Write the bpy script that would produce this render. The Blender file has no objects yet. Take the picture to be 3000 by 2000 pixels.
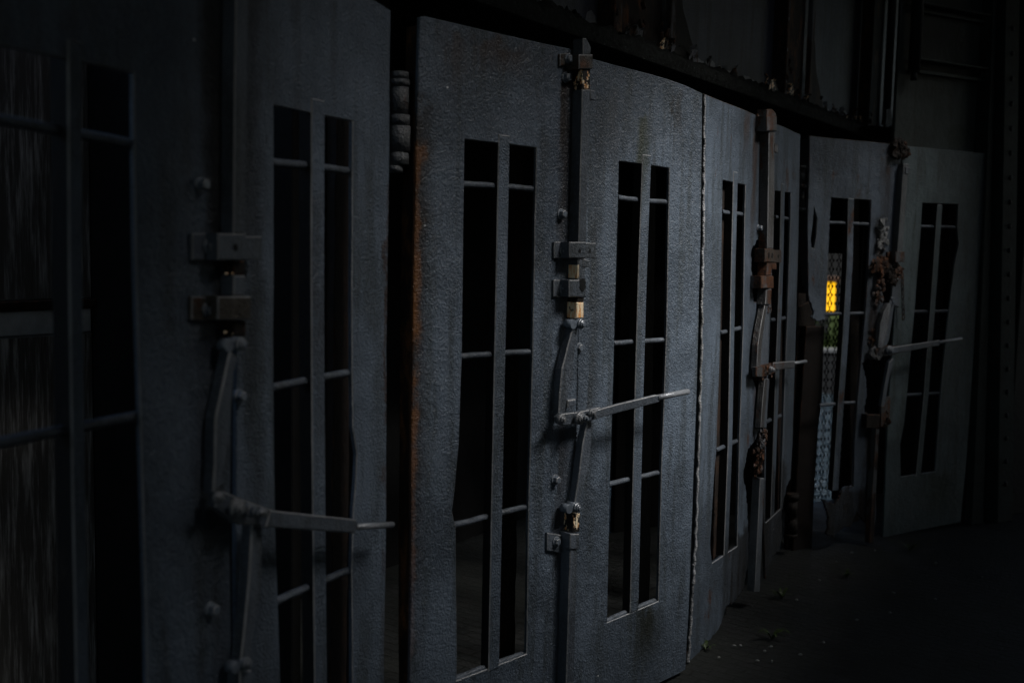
import bpy, bmesh, math, random
from mathutils import Vector, Matrix
R = math.radians
S = bpy.context.scene
C = S.collection

# ------------------------------------------------------------------ camera
F = 2997.4            # focal length in pixels of a 3000 px wide frame
PITCH, ROLL = R(5.2183), R(1.1757)
EYE = Vector((0, 0, 1.702))
fw = Vector((0, math.cos(PITCH), -math.sin(PITCH)))
_rt = Vector((1, 0, 0)); _up = _rt.cross(fw)
rt = _rt * math.cos(ROLL) + _up * math.sin(ROLL)
up = _up * math.cos(ROLL) - _rt * math.sin(ROLL)
cam = bpy.data.cameras.new('camera'); co = bpy.data.objects.new('camera', cam); C.objects.link(co)
M = Matrix((rt, up, -fw)).transposed().to_4x4(); M.translation = EYE
co.matrix_world = M
cam.sensor_width = 36; cam.lens = F / 3000 * 36; cam.clip_start = .05; cam.clip_end = 600
cam.dof.use_dof = True; cam.dof.focus_distance = 3.9; cam.dof.aperture_fstop = 2.2
S.camera = co

# ------------------------------------------------------------------ light
SUN_EL, SUN_AZ = R(51), R(114)            # azimuth clockwise from +Y
w = bpy.data.worlds.new('World'); S.world = w; w.use_nodes = True
nt = w.node_tree; nt.nodes.clear()
sky = nt.nodes.new('ShaderNodeTexSky'); sky.sky_type = 'NISHITA'; sky.sun_disc = False
sky.sun_elevation = SUN_EL; sky.sun_rotation = SUN_AZ; sky.air_density = 1.3; sky.dust_density = 2.0
bg = nt.nodes.new('ShaderNodeBackground'); bg.inputs[1].default_value = .06
wo = nt.nodes.new('ShaderNodeOutputWorld')
nt.links.new(sky.outputs[0], bg.inputs[0]); nt.links.new(bg.outputs[0], wo.inputs[0])
TOSUN = Vector((math.sin(SUN_AZ) * math.cos(SUN_EL), math.cos(SUN_AZ) * math.cos(SUN_EL), math.sin(SUN_EL)))
sl = bpy.data.lights.new('sun', 'SUN'); sl.energy = 4.2; sl.angle = R(18); sl.color = (1, .97, .93)
so = bpy.data.objects.new('sun', sl); C.objects.link(so)
so.rotation_euler = TOSUN.to_track_quat('Z', 'Y').to_euler(); so.location = (6, 0, 9)
vs = S.view_settings
vs.view_transform = 'Standard'; vs.look = 'None'; vs.gamma = 1; vs.exposure = .6

# ------------------------------------------------------------------ planes
class Frame:
    """vertical plane: u along it, w out of it towards the yard, z up"""
    def __init__(s, x0, y0, tx, ty):
        s.o = Vector((x0, y0, 0)); s.t = Vector((tx, ty, 0)).normalized()
        s.n = Vector((s.t.y, -s.t.x, 0))
    def px(s, x, y, w=0.0):
        d = fw * F + rt * (x - 1500) + up * (1000 - y)
        o = s.o + s.n * w
        k = (o - EYE).dot(s.n) / d.dot(s.n)
        P = EYE + d * k
        return ((P - o).dot(s.t), P.z)
    def world(s, u, w, z): return s.o + s.t * u + s.n * w + Vector((0, 0, z))
    def matrix(s, u=0, z=0, w=0):
        m = Matrix((s.t, -s.n, Vector((0, 0, 1)))).transposed().to_4x4()
        m.translation = s.world(u, w, z); return m

K = 1.15
def fr(x, y, tx, ty): return Frame(x * K, y * K, tx, ty)
FR = {'AL': fr(-.668, 1.592, .436, .900), 'AR': fr(-.474, 2.041, .458, .889),
      'BL': fr(-.132, 2.666, .719, .695), 'BR': fr(.317, 3.147, .696, .718),
      'CL': fr(.763, 3.757, .517, .856), 'CR': fr(1.107, 4.374, .496, .868),
      'DL': fr(1.519, 4.961, .865, .502), 'DR': fr(2.100, 5.352, .889, .457)}
W = fr(-.26, 2.49, 1.605, 2.31)
ZT, ZB = 2.332, .02
WT, WB = 2.010, .366

# ------------------------------------------------------------------ materials
def mat(name):
    m = bpy.data.materials.new(name); m.use_nodes = True
    n = m.node_tree; b = n.nodes['Principled BSDF']
    return m, n, b
def nd(n, t, **kw):
    o = n.nodes.new(t)
    for k, v in kw.items():
        if k == 'i':
            for a, c in v.items(): o.inputs[a].default_value = c
        else: setattr(o, k, v)
    return o
def mth(n, op, a, b=None, clamp=False):
    o = n.nodes.new('ShaderNodeMath'); o.operation = op; o.use_clamp = clamp
    for i, v in enumerate((a, b)):
        if v is None: continue
        if isinstance(v, (int, float)): o.inputs[i].default_value = v
        else: n.links.new(v, o.inputs[i])
    return o.outputs[0]
def ramp(n, src, lo, hi, c0=0.0, c1=1.0):
    o = n.nodes.new('ShaderNodeMapRange'); o.interpolation_type = 'SMOOTHSTEP'
    n.links.new(src, o.inputs[0])
    for i, v in enumerate((lo, hi, c0, c1)): o.inputs[i + 1].default_value = v
    return o.outputs[0]
def mix(n, f, a, b):
    o = n.nodes.new('ShaderNodeMix'); o.data_type = 'RGBA'
    if isinstance(f, (int, float)): o.inputs[0].default_value = f
    else: n.links.new(f, o.inputs[0])
    for i, v in ((6, a), (7, b)):
        if isinstance(v, tuple): o.inputs[i].default_value = (*v, 1)
        else: n.links.new(v, o.inputs[i])
    return o.outputs[2]
def coords(n, scale=(1, 1, 1), loc=(0, 0, 0), kind='Object'):
    t = n.nodes.new('ShaderNodeTexCoord'); mp = n.nodes.new('ShaderNodeMapping')
    mp.inputs[1].default_value = loc; mp.inputs[3].default_value = scale
    n.links.new(t.outputs[kind], mp.inputs[0]); return mp.outputs[0]
def noise(n, scale, detail=4, rough=.55, vec=None, dist=0):
    o = nd(n, 'ShaderNodeTexNoise', i={'Scale': scale, 'Detail': detail, 'Roughness': rough, 'Distortion': dist})
    n.links.new(vec if vec is not None else coords(n), o.inputs['Vector']); return o.outputs['Fac']

def paint(name, base=(.088, .113, .148), stains_and_shade=(), rust=.0, seed=0.0, bump=.55, rough=.38):
    """thick orange-peel steel paint; stains = (u, su, z_hi, z_lo, colour, strength)"""
    m, n, b = mat(name)
    off = (seed * 3.1, seed * 1.7, seed * 2.3)
    big = noise(n, 2.2, 4, .6, coords(n, loc=off))
    streak = noise(n, 6, 5, .6, coords(n, (3.2, 3.2, .32), off))
    fine = noise(n, 85, 3, .7, coords(n, loc=off))
    col = mix(n, ramp(n, big, .36, .64), tuple(c * .6 for c in base), tuple(c * 1.16 for c in base))
    col = mix(n, ramp(n, streak, .46, .64, 0, .72), col, tuple(c * .42 for c in (base[0] * 1.05, base[1], base[2] * .86)))
    col = mix(n, ramp(n, fine, .45, .68, 0, .35), col, tuple(c * 1.6 for c in base))
    spk = noise(n, 31, 6, .75, coords(n, (1, 1, .5), off))
    col = mix(n, ramp(n, spk, .64, .72, 0, .6), col, (.018, .016, .015))
    # rust blooms
    rn = noise(n, 9, 7, .68, coords(n, (1, 1, .45), off))
    rm = ramp(n, rn, .70 - .25 * rust, .78 - .25 * rust)
    if rust > 0: col = mix(n, rm, col, mix(n, ramp(n, fine, .35, .65), (.022, .011, .006), (.11, .038, .012)))
    sep = n.nodes.new('ShaderNodeSeparateXYZ'); n.links.new(coords(n), sep.inputs[0])
    wob = mth(n, 'MULTIPLY', mth(n, 'SUBTRACT', streak, .5), .12)
    wob = mth(n, 'ADD', wob, mth(n, 'MULTIPLY', mth(n, 'SUBTRACT', noise(n, 11, 5, .7, coords(n, loc=off)), .5), .10))
    zz = mth(n, 'ADD', sep.outputs[2], mth(n, 'MULTIPLY', mth(n, 'SUBTRACT', noise(n, 8, 6, .7, coords(n, loc=(off[0] + 3, off[1], off[2]))), .5), .34))
    for (u, su, zh, zl, c, st) in stains_and_shade:  # rust and dirt streaks, plus dark bands mixing bar shade with grime
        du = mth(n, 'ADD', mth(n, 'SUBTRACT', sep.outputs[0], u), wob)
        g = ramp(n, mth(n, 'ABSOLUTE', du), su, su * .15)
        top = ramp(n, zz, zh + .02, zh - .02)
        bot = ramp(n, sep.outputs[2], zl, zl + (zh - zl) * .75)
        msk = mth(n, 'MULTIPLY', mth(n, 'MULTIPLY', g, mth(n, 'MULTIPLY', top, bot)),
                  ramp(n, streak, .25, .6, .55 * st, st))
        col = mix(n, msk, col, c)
    # white flecks
    vo = nd(n, 'ShaderNodeTexVoronoi', i={'Scale': 13.0, 'Randomness': 1.0}); n.links.new(coords(n, loc=off), vo.inputs['Vector'])
    sc = n.nodes.new('ShaderNodeSeparateColor'); n.links.new(vo.outputs['Color'], sc.inputs[0])
    fl = mth(n, 'MULTIPLY', mth(n, 'LESS_THAN', vo.outputs['Distance'], .045), mth(n, 'GREATER_THAN', sc.outputs[0], .955))
    col = mix(n, fl, col, (.7, .72, .74))
    n.links.new(col, b.inputs['Base Color'])
    n.links.new(ramp(n, fine, .3, .7, rough - .07, rough + .12), b.inputs['Roughness'])
    b.inputs['Specular IOR Level'].default_value = .42
    peel = noise(n, 165, 2, .5, coords(n, (1, 1, .9), off)); sag = noise(n, 34, 1, .5, coords(n, (1, 1, .8), off)); grit = noise(n, 330, 1, .5, coords(n, loc=off))
    wav = noise(n, 2.6, 2, .5, coords(n, loc=off))
    h = mth(n, 'ADD', mth(n, 'ADD', mth(n, 'MULTIPLY', peel, .6), mth(n, 'MULTIPLY', grit, .16)), mth(n, 'ADD', mth(n, 'MULTIPLY', sag, .42), mth(n, 'MULTIPLY', wav, 2.6)))
    bp = nd(n, 'ShaderNodeBump', i={'Strength': min(1, bump * 1.7), 'Distance': .0095}); n.links.new(h, bp.inputs['Height'])
    n.links.new(bp.outputs[0], b.inputs['Normal'])
    return m

def rusty(name, dark=(.018, .010, .007), lite=(.10, .038, .014), amount=.5, scale=14, paintc=None, bump=.8, zs=.4):
    m, n, b = mat(name)
    a = noise(n, scale, 8, .7, coords(n, (1, 1, zs))); c = noise(n, scale * 4, 4, .6)
    col = mix(n, ramp(n, a, .62 - .3 * amount, .80 - .2 * amount), dark, lite)
    col = mix(n, ramp(n, c, .5, .75, 0, .7), col, tuple(x * .35 for x in dark))
    if paintc: col = mix(n, ramp(n, noise(n, scale * .6, 6, .65, coords(n, (1, 1, zs), (5, 2, 1))), .47, .53), col, paintc)
    n.links.new(col, b.inputs['Base Color']); b.inputs['Roughness'].default_value = .72
    b.inputs['Specular IOR Level'].default_value = .3
    bp = nd(n, 'ShaderNodeBump', i={'Strength': bump, 'Distance': .008})
    n.links.new(mth(n, 'ADD', a, mth(n, 'MULTIPLY', c, .4)), bp.inputs['Height']); n.links.new(bp.outputs[0], b.inputs['Normal'])
    return m

def worn_mat(name, cover):
    """bare bar where paint has flaked: cream to orange oxide with black scabs running down"""
    m, n, b = mat(name)
    a = noise(n, 130, 6, .65, coords(n, (1, 1, .16))); c = noise(n, 48, 6, .65, coords(n, (1, 1, .7), (3, 1, 2)))
    col = mix(n, ramp(n, a, .38, .54), (.82, .30, .04), (.99, .84, .60))
    col = mix(n, ramp(n, a, .58, .75), col, (.99, .93, .80))
    col = mix(n, ramp(n, c, .62 - cover, .64 - cover), col, (.012, .010, .009))
    n.links.new(col, b.inputs['Base Color']); b.inputs['Roughness'].default_value = .5
    return m

def flat(name, c, rough=.6, spec=.4, metal=0, bscale=0, bstr=.4):
    m, n, b = mat(name)
    v = noise(n, 7, 5, .6)
    n.links.new(mix(n, ramp(n, v, .3, .7), tuple(x * .7 for x in c), tuple(x * 1.2 for x in c)), b.inputs['Base Color'])
    b.inputs['Roughness'].default_value = rough; b.inputs['Metallic'].default_value = metal
    b.inputs['Specular IOR Level'].default_value = spec
    if bscale:
        bp = nd(n, 'ShaderNodeBump', i={'Strength': bstr, 'Distance': .006}); n.links.new(noise(n, bscale, 4), bp.inputs['Height'])
        n.links.new(bp.outputs[0], b.inputs['Normal'])
    return m

BASE = (.088, .113, .148)
EDGE = flat('worn_edge', (.25, .255, .265), .34, .6, 0, 120, .6)
HARD = paint('hardware_paint', (.088, .104, .128), rust=.12, seed=4, bump=.35, rough=.36)
HARDR = paint('rusted_hardware', (.10, .105, .115), rust=.95, seed=9, bump=.6, rough=.45)
RUST = rusty('rust', amount=.5)
DRUST = rusty('dark_rust', (.010, .007, .005), (.045, .020, .010), .4)
CRUST = rusty('corroded_edge', (.012, .008, .006), (.13, .05, .02), .6, 30)
WORN1 = worn_mat('flaked_bar', .10); WORN2 = worn_mat('flaked_bar_scabbed', .17); WORN0 = worn_mat('flaked_bar_pale', .01)
BOLT = flat('bolt_paint', (.13, .155, .19), .38, .55, 0, 60, .4)
SHINY = flat('rubbed_steel', (.34, .35, .37), .32, .6, .6, 60, .3)
GRIP = flat('rubbed_grip', (.24, .255, .28), .34, .6, .2, 80, .5)
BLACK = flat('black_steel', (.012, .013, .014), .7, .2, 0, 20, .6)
DARKP = flat('dark_plate', (.010, .013, .014), .6, .3, 0, 25, .5)

MSIDE = rusty('bar_side', (.014, .014, .015), (.036, .030, .026), .35, 26)

# ------------------------------------------------------------------ mesh helpers (u, w, z) -> local (u, -w, z)
def V(u, wd, z): return Vector((u, -wd, z))
def link(name, bm, mats, parent=None, matrix=None, smooth=False):
    bmesh.ops.recalc_face_normals(bm, faces=bm.faces[:])
    me = bpy.data.meshes.new(name); bm.to_mesh(me); bm.free()
    for m in (mats if isinstance(mats, (list, tuple)) else [mats]): me.materials.append(m)
    if smooth:
        for p in me.polygons: p.use_smooth = True
    o = bpy.data.objects.new(name, me); C.objects.link(o)
    if parent: o.parent = parent
    if matrix: o.matrix_world = matrix
    return o
def tag(o, label, cat, group=None, kind=None):
    o['label'] = label; o['category'] = cat
    if group: o['group'] = group
    if kind: o['kind'] = kind
    return o
def structure(o): o['kind'] = 'structure'; return o
def stuff(o): o['kind'] = 'stuff'; return o
def empty(name, m, label, cat, group=None):
    o = bpy.data.objects.new(name, None); C.objects.link(o); o.matrix_world = m; o.empty_display_size = .1
    return tag(o, label, cat, group)

def area(p): return .5 * sum(p[i][0] * p[(i + 1) % len(p)][1] - p[(i + 1) % len(p)][0] * p[i][1] for i in range(len(p)))
def inset(p, d):
    """move a counter-clockwise loop inwards by d"""
    out = []; k = len(p)
    for i in range(k):
        a, b, c = Vector(p[i - 1]), Vector(p[i]), Vector(p[(i + 1) % k])
        e1 = (b - a); e2 = (c - b)
        if e1.length < 1e-7 or e2.length < 1e-7: out.append(tuple(b)); continue
        e1.normalize(); e2.normalize()
        n1 = Vector((-e1.y, e1.x)); n2 = Vector((-e2.y, e2.x)); m = n1 + n2
        if m.length < .3: out.append(tuple(b)); continue
        m.normalize(); s = d / max(.5, m.dot(n1)); out.append((b.x + m.x * s, b.y + m.y * s))
    return out
def rough_loop(p, step, amp, rnd, jag=None):
    """subdivide a loop and shake it; jag = set of edge indices with stronger shaking"""
    out = []; k = len(p)
    for i in range(k):
        a = Vector(p[i]); b = Vector(p[(i + 1) % k]); L = (b - a).length
        st, am = (step * .13, amp * 4.2) if jag and i in jag else (step, amp)
        c = max(1, int(L / st)); nn = Vector((-(b - a).y, (b - a).x)) / max(L, 1e-6)
        out.append(tuple(a))
        for q in range(1, c):
            v = a + (b - a) * (q / c) + nn * rnd.uniform(-am, am); out.append((v.x, v.y))
    return out
def prism(bm, loop, w0, w1, ch=.0, holes=(), mi=0, me=1, ms=None, mo=None):
    """plate in the u-z plane between depths w0 (back) and w1 (front) with chamfered front rim and holes"""
    ms = mi if ms is None else ms
    loops = [(list(loop), 1)] + [(list(h), -1) for h in holes]
    edges = []; rims = []
    for lp, sgn in loops:
        if area(lp) < 0: lp = lp[::-1]
        if sgn < 0: lp = lp[::-1]
        ins = inset(lp, ch) if ch else lp
        f = [bm.verts.new(V(x, w1, z)) for x, z in ins]
        o = [bm.verts.new(V(x, w1 - ch, z)) for x, z in lp] if ch else f
        b = [bm.verts.new(V(x, w0, z)) for x, z in lp]
        k = len(lp); rims.append((f, o, b))
        for i in range(k):
            j = (i + 1) % k
            if ch:
                q = bm.faces.new((f[i], f[j], o[j], o[i])); q.material_index = me if sgn < 0 or mo is None else mo
            q = bm.faces.new((o[i], o[j], b[j], b[i])); q.material_index = ms
    for key in (0, 2):
        ed = []
        for r_ in rims:
            v = r_[key]
            for i in range(len(v)):
                e = bm.edges.get((v[i], v[(i + 1) % len(v)])) or bm.edges.new((v[i], v[(i + 1) % len(v)]))
                ed.append(e)
        if len(rims) == 1 and len(rims[0][0]) <= 4:
            q = bm.faces.new(rims[0][key]); q.material_index = mi
        else:
            g = bmesh.ops.triangle_fill(bm, use_beauty=True, use_dissolve=False, edges=ed)
            for q in g['geom']:
                if isinstance(q, bmesh.types.BMFace): q.material_index = mi
def box(bm, u0, u1, w0, w1, z0, z1, ch=0, mi=0, me=1):
    prism(bm, [(u0, z0), (u1, z0), (u1, z1), (u0, z1)], w0, w1, ch, (), mi, me)
def tube(bm, a, b, r, n=10, r2=None, caps=True, mi=0):
    a = Vector(a); b = Vector(b); d = (b - a).normalized(); r2 = r if r2 is None else r2
    x = d.orthogonal().normalized(); y = d.cross(x)
    ra = [bm.verts.new(a + (x * math.cos(t) + y * math.sin(t)) * r) for t in [2 * math.pi * i / n for i in range(n)]]
    rb = [bm.verts.new(b + (x * math.cos(t) + y * math.sin(t)) * r2) for t in [2 * math.pi * i / n for i in range(n)]]
    for i in range(n):
        f = bm.faces.new((ra[i], ra[(i + 1) % n], rb[(i + 1) % n], rb[i])); f.smooth = n > 6; f.material_index = mi
    if caps:
        bm.faces.new(ra[::-1]).material_index = mi; bm.faces.new(rb).material_index = mi
def hexhead(bm, u, z, w0, r, h=.014, turn=0.0):
    lp = [(u + r * math.cos(turn + i * math.pi / 3), z + r * math.sin(turn + i * math.pi / 3)) for i in range(6)]
    prism(bm, lp, w0, w0 + h, r * .18, (), 0, 1)
    cir = [(u + r * 1.35 * math.cos(i * math.pi / 8), z + r * 1.35 * math.sin(i * math.pi / 8)) for i in range(16)]
    prism(bm, cir, w0 - .004, w0 + .004, .001, (), 0, 1)
def pinhead(bm, u, z, w0, r, h):
    for rr, a, b in ((r, w0, w0 + h * .45), (r * .72, w0 + h * .45, w0 + h * .8), (r * .42, w0 + h * .8, w0 + h)):
        cir = [(u + rr * math.cos(i * math.pi / 8), z + rr * math.sin(i * math.pi / 8)) for i in range(16)]
        prism(bm, cir, a, b, rr * .12, (), 0, 1)

# ------------------------------------------------------------------ ground, water, far bank
def sheet(name, pts, z, m):
    bm = bmesh.new(); bm.faces.new([bm.verts.new((x, y, z)) for x, y in pts]); return structure(link(name, bm, m))
def paving():
    m, n, b = mat('damp_paving')
    v = coords(n, (1, 1, 1))
    mp = n.nodes.new('ShaderNodeMapping'); mp.inputs[2].default_value = (0, 0, R(35)); n.links.new(v, mp.inputs[0])
    br = nd(n, 'ShaderNodeTexBrick', i={'Scale': 4.6, 'Mortar Size': .022, 'Bias': 0.0, 'Color1': (.010, .012, .012, 1), 'Color2': (.017, .018, .018, 1), 'Mortar': (.003, .004, .003, 1)})
    n.links.new(mp.outputs[0], br.inputs['Vector'])
    big = noise(n, 1.3, 6, .65)
    col = mix(n, ramp(n, big, .4, .65, 0, .8), br.outputs[0], (.006, .008, .005))
    n.links.new(col, b.inputs['Base Color']); n.links.new(ramp(n, big, .3, .7, .5, .85), b.inputs['Roughness'])
    h = mth(n, 'ADD', mth(n, 'MULTIPLY', br.outputs['Fac'], -.6), mth(n, 'MULTIPLY', noise(n, 40, 5, .65), .5))
    bp = nd(n, 'ShaderNodeBump', i={'Strength': .8, 'Distance': .012}); n.links.new(h, bp.inputs['Height']); n.links.new(bp.outputs[0], b.inputs['Normal'])
    return m
q1 = W.world(-40, -1.75, 0); q2 = W.world(3.6, -1.75, 0)
DB = FR['DL']
q3 = DB.world(-1.35, -.88, 0); q4 = DB.world(60, -.88, 0)
sheet('ground', [(q1.x, q1.y), (q2.x, q2.y), (q3.x, q3.y), (q4.x, q4.y), (140, -120), (-140, -120)], 0, paving())
def water_mat():
    m, n, b = mat('river_water')
    b.inputs['Base Color'].default_value = (.012, .022, .03, 1); b.inputs['Roughness'].default_value = .08
    b.inputs['Specular Tint'].default_value = (.62, .82, 1, 1); b.inputs['Specular IOR Level'].default_value = .27
    a = noise(n, 2.2, 5, .6, coords(n, (1, 2.2, 1)), .6)
    bp = nd(n, 'ShaderNodeBump', i={'Strength': 1.0, 'Distance': .35}); n.links.new(a, bp.inputs['Height']); n.links.new(bp.outputs[0], b.inputs['Normal'])
    return m
sheet('river', [(-200, 0), (200, 0), (200, 21.2), (-200, 21.2)], -1.2, water_mat())
GRASSM = flat('bank_grass', (.026, .040, .011), .9, .1, 0, 30, .8)
sheet('far_bank', [(-200, 21.5), (200, 21.5), (200, 500), (-200, 500)], -.27, GRASSM)
bm = bmesh.new()
for x0, x1, y0, y1, z0, z1 in ((-200, 200, 21.2, 21.5, -2, -.33),):
    bmesh.ops.create_cube(bm, size=1, matrix=Matrix.Translation(((x0 + x1) / 2, (y0 + y1) / 2, (z0 + z1) / 2)) @ Matrix.Diagonal((x1 - x0, y1 - y0, z1 - z0, 1)))
qw = link('quay_wall', bm, BLACK)
bm = bmesh.new(); bmesh.ops.create_cube(bm, size=1, matrix=Matrix.Translation((0, 21.36, -.295)) @ Matrix.Diagonal((400, .36, .07, 1)))
cop = link('coping', bm, flat('pale_coping', (.10, .105, .11), .8), qw)
tag(qw, 'dark quay wall with pale coping across the water', 'quay wall')
EOF_MARK = 0

# ------------------------------------------------------------------ door leaves
rnd = random.Random(7)
TH = .012
def conv(f, pts, w=0.0):
    out = []
    for p in pts:
        if p[1] == 'T': out.append((f.px(p[0], 700, w)[0], ZT))
        elif p[1] == 'B': out.append((f.px(p[0], 1500, w)[0], ZB))
        elif len(p) == 3: out.append((p[0], p[1]))
        else: out.append(f.px(p[0], p[1], w))
    return out
def fit(vals, z):
    """piecewise linear x(z) through measured points"""
    v = sorted(vals, key=lambda q: q[1])
    for a, b in zip(v, v[1:]):
        if z <= b[1] or b is v[-1]:
            t = (z - a[1]) / (b[1] - a[1]); return a[0] + (b[0] - a[0]) * t
def leaf(key, label, outline, holes, mull, rods, stains_and_shade=(), jag=None, rust=.0, seed=0, base=BASE, mdepth=.034, tab=True, bump=.55):
    f = FR[key]
    root = empty('door_leaf', f.matrix(), label, 'door leaf', 'steel door leaves in the row')
    m = paint('leaf_paint_' + key.lower(), base, stains_and_shade, rust, seed, bump)
    bm = bmesh.new()
    o2 = conv(f, outline)
    if area(o2) < 0:
        o2 = o2[::-1]
        if jag: k = len(o2); jag = {(k - 2 - i) % k for i in jag}
    o2 = rough_loop(o2, .09, .0016, rnd, jag)
    hs = [rough_loop(conv(f, h), .12, .0012, rnd) for h in holes]
    prism(bm, o2, -TH, 0, .0025, hs, mo=2 if key in ('CL', 'CR', 'DL') else 0)
    link('panel', bm, [m, EDGE, CRUST], root)
    # mullion: a deep flat bar in front of the rods
    L = [f.px(a, y) for a, b_, y in mull]; Rr = [f.px(b_, y) for a, b_, y in mull]
    zs = [WT + (.045 if tab else .004)] + [WT - .004, 1.5, 1.0, WB + .004]
    zs = [WT + .035 if tab else WT + .006, 1.65, 1.25, .85, WB - .012]
    wd = sum(b[0] - a[0] for a, b in zip(L, Rr)) / len(L)
    ll = [(fit(L, z), z) for z in zs]; rr = [(p[0] + wd, p[1]) for p in ll]
    bm = bmesh.new()
    prism(bm, ll + rr[::-1], -mdepth, .0035, .003, (), 0, 1, 2)
    link('mullion', bm, [m, EDGE, MSIDE], root)
    for (x0, y0, x1, y1) in rods:
        a = f.px(x0, y0, -.016); b = f.px(x1, y1, -.016); e = .012
        du = (b[0] - a[0]); sl_ = (b[1] - a[1]) / du
        bm = bmesh.new(); N = 6; pts = []
        for i in range(N + 1):
            t = i / N; u = a[0] - e + (du + 2 * e) * t
            pts.append(V(u, -.016 - .003 * math.sin(t * 3.14) + rnd.uniform(-.0008, .0008), a[1] + (u - a[0]) * sl_ + rnd.uniform(-.0012, .0012)))
        for p, q in zip(pts, pts[1:]): tube(bm, p, q, .0102, 10, caps=False)
        bmesh.ops.remove_doubles(bm, verts=bm.verts[:], dist=.0015)
        link('cross_rod', bm, HARD, root, smooth=True)
    return root, m
def P(key, x, y, w=0.0): return FR[key].px(x, y, w)

AL, mAL = leaf('AL', 'near door leaf at the left edge, old streaked boards behind its window',
  [(-.40, ZT, 0), (684, 'T'), (684, 700), (676, 1500), (676, 'B'), (-.40, ZB, 0)],
  [[(P('AL', 404, 962)[0] - .42, WT, 0), (393, 214), (397, 700), (404, 962), (428, 1791), (431, 1960), (P('AL', 428, 1791)[0], WB, 0), (P('AL', 428, 1791)[0] - .42, WB, 0)]],
  [(196, 236, 300), (200, 241, 1000), (212, 253, 1600)],
  [(-110, 330, 395, 424), (-110, 1318, 397, 1219), (-110, 2360, 430, 2100)],
  [(P('AL', 640, 900)[0], .06, 2.33, .0, (.012, .012, .012), .85), (.30, .07, 1.55, .6, (.014, .010, .008), .5)], seed=1, mdepth=.04)  # full-height dark band left of the bar: painted shade mixed with grime
AR, mAR = leaf('AR', 'door leaf behind the nearest lever, its right edge at the open hinge gap',
  [(700, 'T'), (1050, 'T'), (1112, 10), (1145.5, 31), (1142, 400), (1138, 700), (1133, 1029), (1134, 1120), (1132, 1550), (1128, 1800), (1130, 'B'), (692, 'B'), (692, 1500), (700, 700)],
  [[(803.6, 309), (1034, 355), (1032.6, 502), (1031, 870), (1032, 1089), (1034, 1250), (1046, 1330), (1042, 1420), (1036, 1490), (1031, 1666), (1033, 2000), (1034, 2150), (826, 2330), (823, 2000), (818, 1836), (809, 1568), (803, 1134)]],
  [(910, 949, 335), (908.5, 948, 1000), (916, 954, 1700)],
  [(803.6, 475, 1032.6, 502), (803.6, 1134, 1032, 1089.7), (815, 1757, 1030, 1666)],
  [(P('AR', 1136, 1000)[0], .012, 1.9, .1, (.035, .015, .008), .8), (P('AR', 930, 400)[0], .03, 1.83, .9, (.030, .022, .018), .3), (P('AR', 740, 900)[0], .055, 2.33, .0, (.016, .018, .020), .7)], seed=2)
BL, mBL = leaf('BL', 'door leaf right of the rust stained gap, carrying the bar with cream patches',
  [(1230, 50), (1246, 48), (1330, 67), (1414, 87), (1560, 120), (1690, 147), (1702, 'T'), (1699, 700), (1688, 1300), (1664, 1950), (1664, 'B'), (1203, 'B'), (1204, 1791), (1206, 1450), (1209, 1100), (1213, 800), (1220, 420)],
  [[(1362, 408), (1572, 433), (1561, 1030), (1549, 1500), (1543, 1914), (1338, 1992), (1340, 1940), (1337, 1700), (1336, 1545), (1325, 1500), (1331, 1450), (1345, 1300), (1354, 1044)]],
  [(1459, 1491.5, 424), (1451, 1488, 850), (1441, 1471, 1345), (1431, 1462, 1880)],
  [(1361, 540, 1570.5, 553.6), (1354, 1043.8, 1561, 1029.5), (1337, 1536, 1549.5, 1482), (1339, 1984, 1543, 1910)],
  [(P('BL', 1218, 900)[0], .075, 2.10, .03, (.016, .011, .008), .95), (P('BL', 1208, 900)[0], .034, 2.0, .03, (.15, .058, .014), .95), (P('BL', 1655, 400)[0], .045, 2.25, 1.35, (.020, .014, .011), .9), (P('BL', 1648, 1300)[0], .04, 1.5, .1, (.022, .018, .016), .7),  # dark bands left of the bar: brown grime with painted contact shade
   (P('BL', 1470, 100)[0], .16, 2.33, 2.2, (.045, .022, .012), .7), (P('BL', 1330, 90)[0], .06, 2.33, 2.1, (.05, .026, .014), .6)], seed=3)
BR, mBR = leaf('BR', 'brightest door leaf, hardly rusted, with the raised lever lying across its window',
  [(1700, 'T'), (1741, 174), (1850, 203), (1962, 234), (2010, 251), (2058, 274), (2053, 700), (2043, 1096), (2032, 1400), (2020, 1746), (2009, 1960), (2008, 'B'), (1666, 'B'), (1689, 1300), (1700, 700)],
  [[(1814, 472), (1961.6, 493), (1960, 594), (1952.7, 994), (1938, 1383), (1929, 1760), (1779.5, 1822), (1787.5, 1417), (1800, 1005)]],
  [(1880, 1903.5, 486), (1866, 1893, 873), (1854, 1880, 1345), (1846, 1871, 1724)],
  [(1813, 580, 1960, 594), (1800, 1005, 1952.7, 994.6), (1787.5, 1417, 1938, 1382.6), (1780, 1816, 1929, 1754)],
  [(P('BR', 1885, 400)[0], .055, 2.2, 1.75, (.036, .042, .026), .9), (P('BR', 1975, 300)[0], .012, 2.27, 1.95, (.02, .018, .016), .8), (P('BR', 1900, 1800)[0], .13, .36, .02, (.016, .018, .014), .95),
   (P('BR', 1800, 330)[0], .05, 2.27, 1.5, (.06, .066, .075), .5), (P('BR', 1740, 900)[0], .045, 2.2, .1, (.026, .028, .030), .55), (P('BR', 1990, 280)[0], .03, 2.29, 2.0, (.03, .03, .03), .7)], seed=5)
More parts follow.
